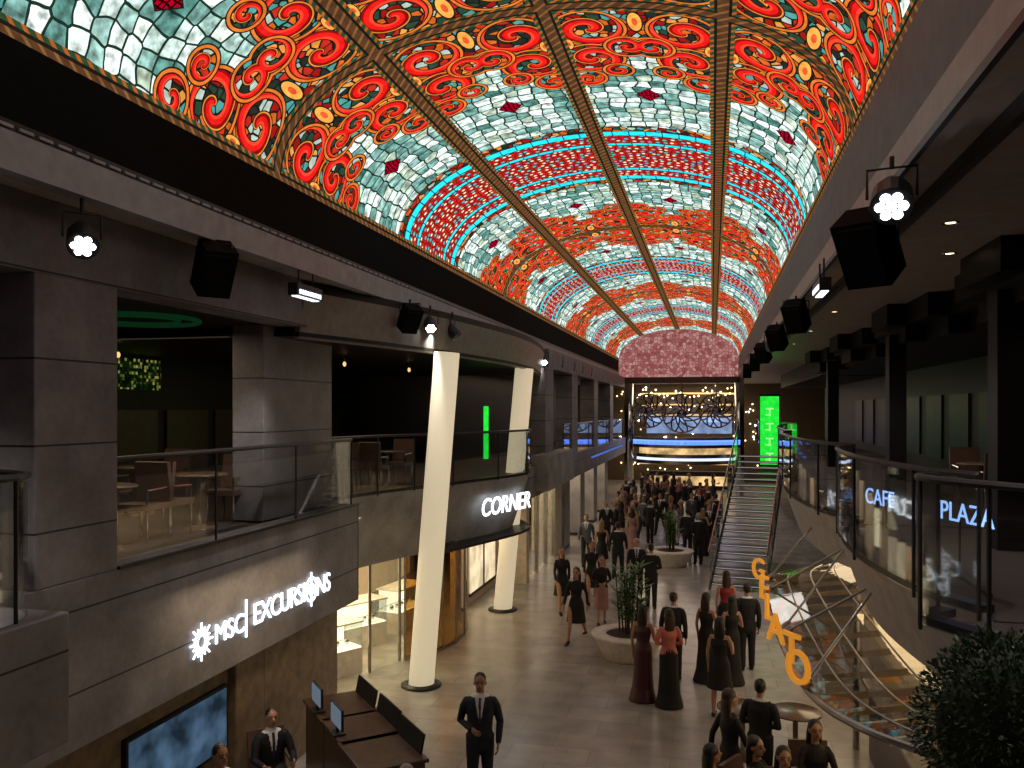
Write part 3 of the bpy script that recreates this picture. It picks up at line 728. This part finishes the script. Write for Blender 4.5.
# ------------------------------------------------------------------ planters
def leafblade(b, base, d, ln, w, droop, mi):
    side = d.cross(Vector((0, 0, 1))).normalized(); pts = []
    for k in range(6):
        t = k/5; p = base+d*ln*t+Vector((0, 0, -droop*t*t)); ww = w*math.sin(math.pi*min(1, t*.9+.08)); pts += [p-side*ww, p+side*ww]
    b.add(pts, [(2*k, 2*k+1, 2*k+3, 2*k+2) for k in range(5)], mi)
def planter(x, y, r, ht, plant_h, seed, n=7):
    random.seed(seed); e_ = bpy.data.objects.new('round_planter', None); COL.objects.link(e_); e_.location = (x, y, 0)
    b = MB(); b.lathe([(r*.62, 0), (r*.66, .04), (r*.95, ht*.9), (r, ht), (r*.97, ht+.02), (r*.6, ht+.02), (r*.58, ht-.05), (0, ht-.05)], (0, 0, 0), 0, 48)
    b.obj('bowl_seat', [WHITE], True, e_)
    b = MB(); b.lathe([(0, 0), (r*.58, 0)], (0, 0, ht), 0); b.obj('soil', [SOIL], parent=e_)
    b = MB()
    for s_ in range(n):
        a = random.random()*6.28; rr = random.random()*.2; top = plant_h*(.6+.4*random.random())
        p0 = Vector((rr*math.cos(a), rr*math.sin(a), ht)); p1 = Vector((rr*1.6*math.cos(a), rr*1.6*math.sin(a), ht+top)); b.tube([p0, p1], [.018, .008], 1, 6)
        for k in range(34):
            t = .15+.85*random.random(); p = p0.lerp(p1, t); an = random.random()*6.28
            leafblade(b, p, Vector((math.cos(an), math.sin(an), .6+.6*random.random())).normalized(), .22+.2*random.random(), .03, .1, 0)
    b.obj('plant', [LEAF2, SOIL], parent=e_, recalc=False)
planter(-1.72, 17.5, .78, .5, 1.5, 3, 9); planter(-1.35, 28.2, .78, .5, 1.4, 5, 9)
random.seed(11)
tr = bpy.data.objects.new('clipped_olive_tree', None); COL.objects.link(tr); tr.location = (1.47, 4.65, 0)
b = MB(); b.tube([(0, 0, .5), (.03, 0, 1.4), (0, .03, 3.3)], [.06, .05, .05], 0, 10); b.obj('trunk', [WOOD], parent=tr)
b = MB(); b.lathe([(.28, 0), (.42, .55), (.38, .57), (.36, .5), (0, .5)], (0, 0, 0), 0); b.obj('pot', [WHITE], True, tr)
b = MB(); c0 = Vector((0, 0, 3.58)); b.ell(c0, (.35, .35, .39), 1, 18, 12)
for k in range(7500):
    z = random.uniform(-1, 1); t = random.random()*6.28; s_ = math.sqrt(1-z*z); n = Vector((s_*math.cos(t), s_*math.sin(t), z))
    rr = .35+.1*random.random()+.02*math.sin(5*t)*math.cos(4*z); p = c0+Vector((n.x*rr, n.y*rr, n.z*rr*1.1))
    d = (n+Vector([random.uniform(-.9, .9) for _ in range(3)])).normalized(); sd = d.cross(Vector((random.uniform(-1, 1), random.uniform(-1, 1), random.uniform(-1, 1)))).normalized()
    l_ = .03+.018*random.random(); w_ = .008
    b.add([p, p+d*l_*.5-sd*w_, p+d*l_, p+d*l_*.5+sd*w_], [(0, 1, 2, 3)], 0)
b.obj('crown', [LEAF, pbr('dark_leaf', (.01, .02, .008), .9)], parent=tr, recalc=False)

# ------------------------------------------------------------------ people
SK = pbr('skin', (.42, .22, .14), .5, 0, .08, 10); SKD = pbr('skin_tan', (.3, .155, .095), .5, 0, .08, 10)
HB = pbr('hair_black', (.008, .006, .006), .5, 0, .4, 30); HBR = pbr('hair_brown', (.03, .014, .008), .5, 0, .4, 30); HG = pbr('hair_grey', (.3, .28, .26), .5, 0, .3, 30); HBL = pbr('hair_blonde', (.25, .15, .07), .5, 0, .3, 30)
SUIT = pbr('suit_black', (.014, .014, .017), .7, 0, .3, 20, spec=.3); NAVY = pbr('suit_navy', (.016, .019, .032), .7, 0, .3, 20, spec=.3)
SHIRT = pbr('shirt_white', (.6, .6, .62), .7); TIE = pbr('tie_dark', (.02, .02, .05), .5); LIP = pbr('lips', (.3, .07, .06), .4); EYE = pbr('eyes', (.02, .012, .01), .2)
SHOE = pbr('shoe_black', (.01, .01, .01), .2); BURG = pbr('burgundy_satin', (.05, .007, .014), .4); CORAL = pbr('coral_cloth', (.55, .15, .12), .6); BLK = pbr('black_cloth', (.012, .011, .012), .65, spec=.3)
PINKC = pbr('dusty_pink', (.3, .15, .14), .6); REDC = pbr('red_cloth', (.25, .015, .02), .6); GREYC = pbr('grey_cloth', (.09, .09, .1), .7)
# slots: 0 skin 1 hair 2 top 3 bottom 4 shoes 5 shirt 6 tie 7 eye 8 lips
def person_mesh(name, outfit, female, legs=((0, 0), (0, 0)), arms=None, mats=None, vox=.012, longhair=False, sit=False, sleeves=False):
    b = MB()
    hipx = .085; hipz = .93
    if sit: hipz = .52
    sh_x = .185 if not female else .16
    dz = hipz-.93
    def Z(z): return z+dz
    longskirt = outfit == 'gown'
    for sx, (fw, kb) in zip((-1, 1), legs):
        hip = Vector((sx*hipx, 0, Z(.93)))
        if sit: fw, kb = 86, 88
        a = R(fw); kd = Vector((sx*.02, -math.sin(a), -math.cos(a))); knee = hip+kd*.43
        a2 = R(fw-kb); cd = Vector((0, -math.sin(a2), -math.cos(a2))); ank = knee+cd*.41
        if outfit in ('suit', 'trousers'):
            b.tube([hip+Vector((0, 0, .03)), hip.lerp(knee, .4), knee, knee.lerp(ank, .5), ank], [.1, .092, .07, .066, .058], 3, 14)
        else:
            b.tube([hip, hip.lerp(knee, .5), knee, knee.lerp(ank, .35), ank], [.085, .072, .05, .05, .032], 0 if not longskirt else 3, 12)
        pitch = a2*.6
        f = Vector((0, -math.cos(pitch), math.sin(-pitch)*.6)).normalized()
        b.tube([ank+Vector((0, .03, -.045)), ank+f*.05+Vector((0, 0, -.05)), ank+f*.13+Vector((0, 0, -.062)), ank+f*.18+Vector((0, 0, -.065))], [(.04, .04), (.045, .035), (.046, .026), (.032, .018)], 4, 12)
        if outfit in ('dress', 'skirt'): b.tube([ank+Vector((0, .03, -.04)), ank+Vector((0, .035, -.085))], .014, 4, 8)
    if not female:
        T = [(.80, .165, .12), (.92, .168, .122), (1.05, .155, .112), (1.2, .172, .12), (1.33, .192, .12), (1.41, .185, .098), (1.455, .12, .085), (1.48, .07, .065)]
        if outfit == 'suit' and not sit: b.tube([(0, 0, z) for z, _, _ in T], [(x, y) for _, x, y in T], 2, 20)
        else: b.tube([(0, 0, Z(z)) for z, _, _ in T[1:]], [(x, y) for _, x, y in T[1:]], 2, 20)
    else:
        T = [(.88, .165, .125), (.95, .168, .122), (1.08, .122, .092), (1.18, .135, .1), (1.27, .15, .125), (1.35, .155, .1), (1.41, .12, .075), (1.44, .06, .055)]
        b.tube([(0, (-.0), Z(z)) for z, _, _ in T], [(x, y) for _, x, y in T], 2, 20)
    if sit: b.ell((0, .02, Z(.92)), (.18, .15, .12), 3)
    if outfit == 'gown':
        b.tube([(0, 0, 1.06), (0, 0, .93), (0, .01, .6), (0, .02, .25), (0, .03, .012)], [(.125, .095), (.17, .13), (.175, .145), (.2, .18), (.26, .24)], 3, 24, rnd=False)
    elif outfit == 'dress':
        b.tube([(0, 0, 1.06), (0, 0, .93), (0, 0, .7), (0, 0, .5)], [(.125, .095), (.175, .135), (.2, .165), (.23, .2)], 3, 24, rnd=False)
    elif outfit == 'skirt':
        b.tube([(0, 0, 1.05), (0, 0, .93), (0, 0, .7), (0, 0, .42)], [(.125, .095), (.17, .13), (.17, .14), (.185, .16)], 3, 24, rnd=False)
    hc = Vector((0, -.018, Z(1.625)))
    b.tube([(0, .01, Z(1.42)), (0, -.002, Z(1.57))], [.056, .05] if not female else [.046, .042], 0, 14)
    b.ell(hc+Vector((0, .012, .02)), (.074, .092, .095), 0, 20, 14)
    b.ell(hc+Vector((0, -.024, -.045)), (.056, .06, .07), 0, 18, 12)
    b.ell(hc+Vector((0, -.098, -.012)), (.013, .02, .026), 0, 8, 6)
    for sx in (-1, 1): b.ell(hc+Vector((sx*.075, .012, -.005)), (.012, .022, .032), 0, 8, 6)
    if female: b.ell(hc+Vector((0, .036, .042)), (.086, .096, .09), 1, 18, 12)
    else:
        b.ell(hc+Vector((0, .03, .042)), (.079, .092, .084), 1, 18, 12)
        b.ell(hc+Vector((0, .06, -.01)), (.07, .055, .06), 1, 14, 10)
    if longhair:
        b.tube([hc+Vector((0, .05, .05)), hc+Vector((0, .075, -.05)), hc+Vector((0, .08, -.17)), hc+Vector((0, .085, -.3))], [(.085, .06), (.095, .055), (.1, .045), (.07, .025)], 1, 16)
    elif female: b.ell(hc+Vector((0, .12, .03)), (.045, .04, .045), 1, 10, 8)
    if arms is None: arms = (((-.05, .02, -.29), (-.0, -.06, -.25)), ((.05, .02, -.29), (.0, -.06, -.25)))
    hands = []
    for sx, (e1, e2) in zip((-1, 1), arms):
        sh = Vector((sx*sh_x, .005, Z(1.395))); el = sh+Vector(e1); wr = el+Vector(e2)
        tm = 2 if sleeves or outfit in ('suit', 'trousers') or (female and outfit == 'skirt') else 0
        k = 1.0 if not female else .78
        if tm == 2: b.tube([sh+Vector((-sx*.03, 0, .0)), sh.lerp(el, .3), el, el.lerp(wr, .6), wr], [.064*k, .06*k, .05*k, .044*k, .037*k], 2, 12)
        else: b.tube([sh+Vector((-sx*.03, 0, 0)), sh.lerp(el, .3), el, el.lerp(wr, .4), wr], [.05*k+.006, .048*k, .037*k, .037*k, .026*k], 0, 12)
        hands.append((sx, wr, (wr-el).normalized()))
        d = (wr-el).normalized(); wd = Vector((0, 1, 0)) if abs(d.y) < .75 else Vector((0, 0, 1)); wd = (wd-d*d.dot(wd)).normalized()
        b.tube([wr-d*.01, wr+d*.02, wr+d*.06, wr+d*.095], [(.024, .018), (.034, .016), (.04, .015), (.036, .012)], 0, 12, wd)
    me0 = b.mesh(name+'_src', [SK])
    bvh = BVHTree.FromPolygons([Vector(v) for v in b.v], b.f)
    o = bpy.data.objects.new('tmp', me0); COL.objects.link(o)
    md = o.modifiers.new('r', 'REMESH'); md.mode = 'VOXEL'; md.voxel_size = vox
    sm = o.modifiers.new('s', 'SMOOTH'); sm.factor = .5; sm.iterations = 2
    dg = bpy.context.evaluated_depsgraph_get(); me = bpy.data.meshes.new_from_object(o.evaluated_get(dg)); me.name = name
    bpy.data.objects.remove(o)
    me.materials.clear()
    for m in mats: me.materials.append(m)
    eyes = [hc+Vector((sx*.032, -.085, .008)) for sx in (-1, 1)]; mouth = hc+Vector((0, -.085, -.052))
    mi = []
    for p in me.polygons:
        c = p.center
        near = bvh.find_nearest(c); t = b.m[near[2]] if near[2] is not None else 2
        if t == 0 or t == 1:
            if t == 0 and c.y < hc.y-.05 and any(abs(c.x-e.x) < .015 and abs(c.z-e.z) < .007 for e in eyes): t = 7
            elif t == 0 and c.y < hc.y-.05 and any(abs(c.x-e.x) < .02 and abs(c.z-e.z-.024) < .004 for e in eyes): t = 1
            elif t == 0 and c.y < hc.y-.05 and abs(c.x) < .024 and abs(c.z-mouth.z) < .007: t = 8
        if t == 2:
            z0 = c.z-dz
            if outfit in ('suit',) and c.y < -.04 and abs(c.x) < .008+.055*max(0, (z0-1.14)/.31) and z0 > 1.14: t = 6 if abs(c.x) < .016 else 5
            if not female and z0 > 1.452: t = 5
            if female and outfit in ('gown', 'dress') and not sleeves and z0 > 1.365: t = 0
        mi.append(t)
    bpy.data.meshes.remove(me0)
    me.polygons.foreach_set('material_index', mi)
    g = MB()
    for sx, wr, d in hands:
        wd = Vector((0, 1, 0)) if abs(d.y) < .75 else Vector((0, 0, 1)); wd = (wd-d*d.dot(wd)).normalized()
        cu = Vector((-sx, 0, 0)) if abs(d.x) < .7 else Vector((0, 0, -1)); cu = (cu-d*d.dot(cu)).normalized()
        for k, ln in enumerate((.066, .078, .072, .056)):
            off = wd*(-.028+k*.0185)
            p0 = wr+d*.085+off; p1 = p0+d*ln*.5+cu*.004; p2 = p1+(d*.8+cu*.5).normalized()*ln*.32; p3 = p2+(d*.45+cu*.8).normalized()*ln*.25
            g.tube([p0, p1, p2, p3], [.0092, .0088, .0082, .007], 0, 8)
        p0 = wr+d*.03-wd*.026; p1 = p0-wd*.022+d*.026+cu*.008; p2 = p1+d*.034-wd*.004+cu*.01
        g.tube([p0, p1, p2], [.012, .011, .009], 0, 8)
    bm = bmesh.new(); bm.from_mesh(me)
    gv = [bm.verts.new(v) for v in g.v]
    for f in g.f:
        ff = bm.faces.new([gv[i] for i in f]); ff.material_index = 0
    mz = min(v.co.z for v in bm.verts)
    for v in bm.verts: v.co.z -= mz
    bm.to_mesh(me); bm.free()
    me.polygons.foreach_set('use_smooth', [True]*len(me.polygons)); me.update()
    return me
def ML(skin=SK, hair=HB, top=SUIT, bot=SUIT, shoe=SHOE, shirt=SHIRT, tie=TIE): return [skin, hair, top, bot, shoe, shirt, tie, EYE, LIP]
folded = (((-.07, .03, -.27), (.15, -.2, -.06)), ((.07, .03, -.27), (-.15, -.2, -.04)))
frontbtn = (((-.07, .04, -.27), (.15, -.18, -.05)), ((.07, .03, -.28), (-.02, -.1, -.23)))
swing = (((-.05, -.1, -.27), (0, -.14, -.2)), ((.05, .12, -.26), (.01, .03, -.25)))
bagarm = (((-.06, .0, -.28), (.03, -.21, .06)), ((.05, .02, -.28), (.0, -.06, -.25)))
T = {}
T['m_front'] = person_mesh('m_front', 'suit', False, ((8, 4), (-4, 6)), frontbtn, ML(SKD, HB, NAVY, NAVY), .008)
T['m_stand'] = person_mesh('m_stand', 'suit', False, ((3, 3), (-3, 3)), None, ML())
T['m_fold'] = person_mesh('m_fold', 'suit', False, ((0, 2), (4, 4)), folded, ML())
T['m_walk'] = person_mesh('m_walk', 'suit', False, ((24, 8), (-18, 16)), swing, ML())
T['w_gown'] = person_mesh('w_gown', 'gown', True, ((0, 0), (0, 0)), bagarm, ML(SK, HB, BURG, BURG), .011, True)
T['w_dress'] = person_mesh('w_dress', 'dress', True, ((2, 2), (-4, 4)), bagarm, ML(SK, HB, BLK, BLK), .011, True)
T['w_walk'] = person_mesh('w_walk', 'dress', True, ((24, 8), (-20, 18)), swing, ML(SK, HB, BLK, BLK), .011, True, False, True)
T['w_skirt'] = person_mesh('w_skirt', 'skirt', True, ((10, 6), (-8, 6)), folded, ML(SK, HBR, BLK, PINKC), .011, False)
sitarm = (((-.06, -.12, -.25), (.05, -.22, .0)), ((.06, -.12, -.25), (-.05, -.22, .0)))
T['m_sit'] = person_mesh('m_sit', 'suit', False, ((0, 0), (0, 0)), sitarm, ML(), .012, False, True)
T['w_sit'] = person_mesh('w_sit', 'trousers', True, ((0, 0), (0, 0)), sitarm, ML(SK, HBR, BLK, BLK), .012, True, True)
T['w_coral_long'] = person_mesh('w_coral_long', 'gown', True, ((0, 0), (0, 0)), folded, ML(SK, HBR, CORAL, BLK), .011, True, False, True)
def put(t, x, y, face, name, sc=1.0, ov=None, z=0):
    o = inst(name, T[t], (x, y, z), R(face), sc)
    if ov:
        for k, m in ov.items(): o.material_slots[k].link = 'OBJECT'; o.material_slots[k].material = m
    return o
put('m_front', -2.94, 10.4, 14, 'man_in_dark_suit', 1.02)
put('w_gown', -1.2, 15.0, 165, 'woman_in_burgundy_gown', .98)
put('w_coral_long', -.74, 14.8, 200, 'woman_in_coral_top', .98)
put('m_stand', -.72, 16.2, 170, 'man_in_black_suit', .98, {1: HBR})
put('w_dress', .13, 14.5, 170, 'woman_in_black_dress', .97)
put('w_gown', -.1, 16.3, 150, 'woman_in_black_gown', .98, {1: HBR, 2: BLK, 3: BLK})
put('m_stand', .68, 17.2, 185, 'man_in_black_suit', 1.0)
put('w_gown', .36, 16.3, 200, 'woman_in_black_gown', .96, {1: HB, 2: BLK, 3: BLK})
put('w_dress', .3, 18.7, 190, 'woman_in_red_top', .97, {1: HBR, 2: REDC, 3: BLK})
put('w_walk', -2.96, 18.4, -10, 'woman_walking_in_black_dress', .98)
put('w_walk', -3.75, 21.0, 20, 'woman_walking_in_coat', .98, {1: HBL})
put('w_skirt', -2.6, 20.0, 15, 'woman_in_pink_skirt', .97)
put('w_walk', -3.15, 22.2, 10, 'woman_walking_in_black_dress', .97, {1: HBR})
put('m_walk', -2.0, 22.8, 5, 'man_in_black_suit', 1.0, {1: HG})
put('m_fold', -1.55, 21.9, 175, 'man_in_black_suit', .98)
put('m_walk', -2.82, 25.6, 180, 'man_in_black_suit', 1.03)
put('w_dress', -3.4, 26.2, 180, 'woman_in_black_dress', .98, {1: HBL})
put('m_walk', -4.1, 27.6, 5, 'man_in_black_suit', 1.0, {2: GREYC})
put('m_stand', -.84, 29.8, 180, 'man_in_black_suit'); put('w_gown', -.3, 30.4, 150, 'woman_in_black_gown', .97, {1: HBL, 2: BLK, 3: BLK}); put('m_walk', -.1, 31.7, 10, 'man_in_black_suit')
put('m_fold', -.45, 28.6, 200, 'man_in_black_suit', 1.0, {1: HG})
random.seed(21)
kinds = [('m_stand', 'man_in_black_suit'), ('m_fold', 'man_in_black_suit'), ('m_walk', 'man_in_black_suit'), ('w_gown', 'woman_in_gown'), ('w_dress', 'woman_in_black_dress'), ('w_skirt', 'woman_in_skirt'), ('w_walk', 'woman_walking_in_dress')]
done = []
for k in range(900):
    if len(done) >= 44: break
    y = random.uniform(29.5, 47.0); x = random.uniform(-4.3, .25)
    if any((x-a)**2+(y-b_)**2 < .7 for a, b_ in done) or (abs(y-28.2) < 1.5 and abs(x+1.35) < 1.2) or ((x+.4)**2+(y-30.5)**2 < 3.2): continue
    done.append((x, y)); t, n = random.choice(kinds)
    ov = {1: random.choice((HB, HBR, HG, HBL, HB))}
    if t.startswith('w_'): ov[2] = random.choice((BLK, REDC, BURG, GREYC, BLK, PINKC)); ov[3] = BLK if random.random() < .6 else ov[2]
    elif random.random() < .2: ov[2] = GREYC
    put(t, x, y, random.choice((0, 20, -20, 160, 180, 200, 90, -90)), n, random.uniform(.95, 1.03), ov)
put('m_walk', -2.95, 7.75, 180, 'man_in_black_suit', .99, {1: HG}); put('m_walk', -2.25, 7.7, 175, 'man_in_grey_suit', .98, {2: GREYC, 1: HG})
put('m_stand', -1.2, 7.95, 180, 'man_in_grey_suit', .98, {1: HG, 2: GREYC}); put('m_walk', -.6, 8.1, 185, 'man_in_black_suit', 1.0, {1: HBR})
put('w_walk', .22, 10.75, 120, 'woman_in_black_dress', 1.0, {1: HBR, 2: BLK, 3: BLK}); put('m_fold', .62, 11.4, 160, 'man_in_black_suit', .95, {1: HB})
put('m_stand', -5.0, 7.7, 60, 'man_in_black_suit', .98, {1: HBR}); put('m_sit', -5.55, 9.7, 45, 'receptionist_in_suit', 1.0)
inst('office_chair', CHM, (-5.58, 9.75, 0), R(45))
for (x, y, rz) in [(.25, 8.95, 160), (.0, 9.85, 120), (.8, 9.95, 10), (1.5, 9.4, -90), (1.25, 10.9, 10), (.85, 8.0, 180), (.5, 10.2, 60)]:
    t = random.choice(('m_sit', 'w_sit')); put(t, x, y, rz, 'seated_cafe_guest', 1.0, {1: random.choice((HB, HBR, HB))})
    a = R(rz); inst('cafe_chair', CHM, (x-.05*math.sin(a), y+.05*math.cos(a), 0), a)
for (x, y) in [(.45, 12.9), (1.2, 12.9), (.8, 8.95)]: inst('cafe_table', TBM, (x, y, 0))

# ------------------------------------------------------------------ lights
for y in (4, 9, 14, 19, 24, 30, 36, 42):
    light('ceiling_spot_lamp', 'SPOT', (XL+.25, y+.5, 6.6), 220, (1, .92, .82), .1, (0, R(28), 0), spot=85)
    light('ceiling_spot_lamp', 'SPOT', (1.25, y+2, 6.6), 200, (1, .91, .8), .1, (0, R(-24), 0), spot=90)
light('shop_lamp', 'AREA', (-7.6, 15.5, 3.2), 240, (1, .8, .42), 2.5, sy=4)
light('shop_lamp', 'AREA', (-6.6, 19.8, 3.2), 90, (1, .75, .4), 1.2, sy=3)
light('shop_lamp', 'AREA', (-6.4, 26.8, 3.2), 130, (1, .86, .62), 1.4, sy=4)
light('shop_lamp', 'AREA', (-5.7, 36, 3.2), 130, (1, .8, .55), .8, sy=12)
light('reception_lamp', 'AREA', (-5.3, 9.5, 3.2), 22, (1, .75, .45), .5, sy=3)
light('gelato_lamp', 'AREA', (2.5, 10.5, 3.2), 80, (1, .7, .35), 1.2, sy=6)
light('gelato_lamp', 'AREA', (2.6, 18, 3.2), 60, (1, .75, .45), 1.2, sy=6)
light('stair_lamp', 'AREA', (1.2, 27, 6.3), 40, (1, .9, .8), 1.2, sy=4)
light('lounge_fill', 'AREA', (-8.0, 10, 6.3), 50, (1, .75, .5), 2, sy=5)  # unseen fill lights, added to brighten the dark lounges
light('lounge_fill', 'AREA', (-7.4, 17, 6.2), 30, (1, .7, .45), 1.5, sy=6)
light('lounge_fill', 'AREA', (4.6, 12, 6.2), 14, (1, .7, .45), 1, sy=12)
light('lounge_fill', 'AREA', (-6.6, 32, 6.4), 40, (1, .75, .5), 1, sy=12)
light('atrium_lamp', 'AREA', (-2, 55, 7.0), 420, (1, .8, .55), 6, sy=6)
light('atrium_lamp', 'AREA', (-2, 45, 6.6), 120, (1, .85, .7), 4, sy=4)
print('people', len(done), 'L', L)
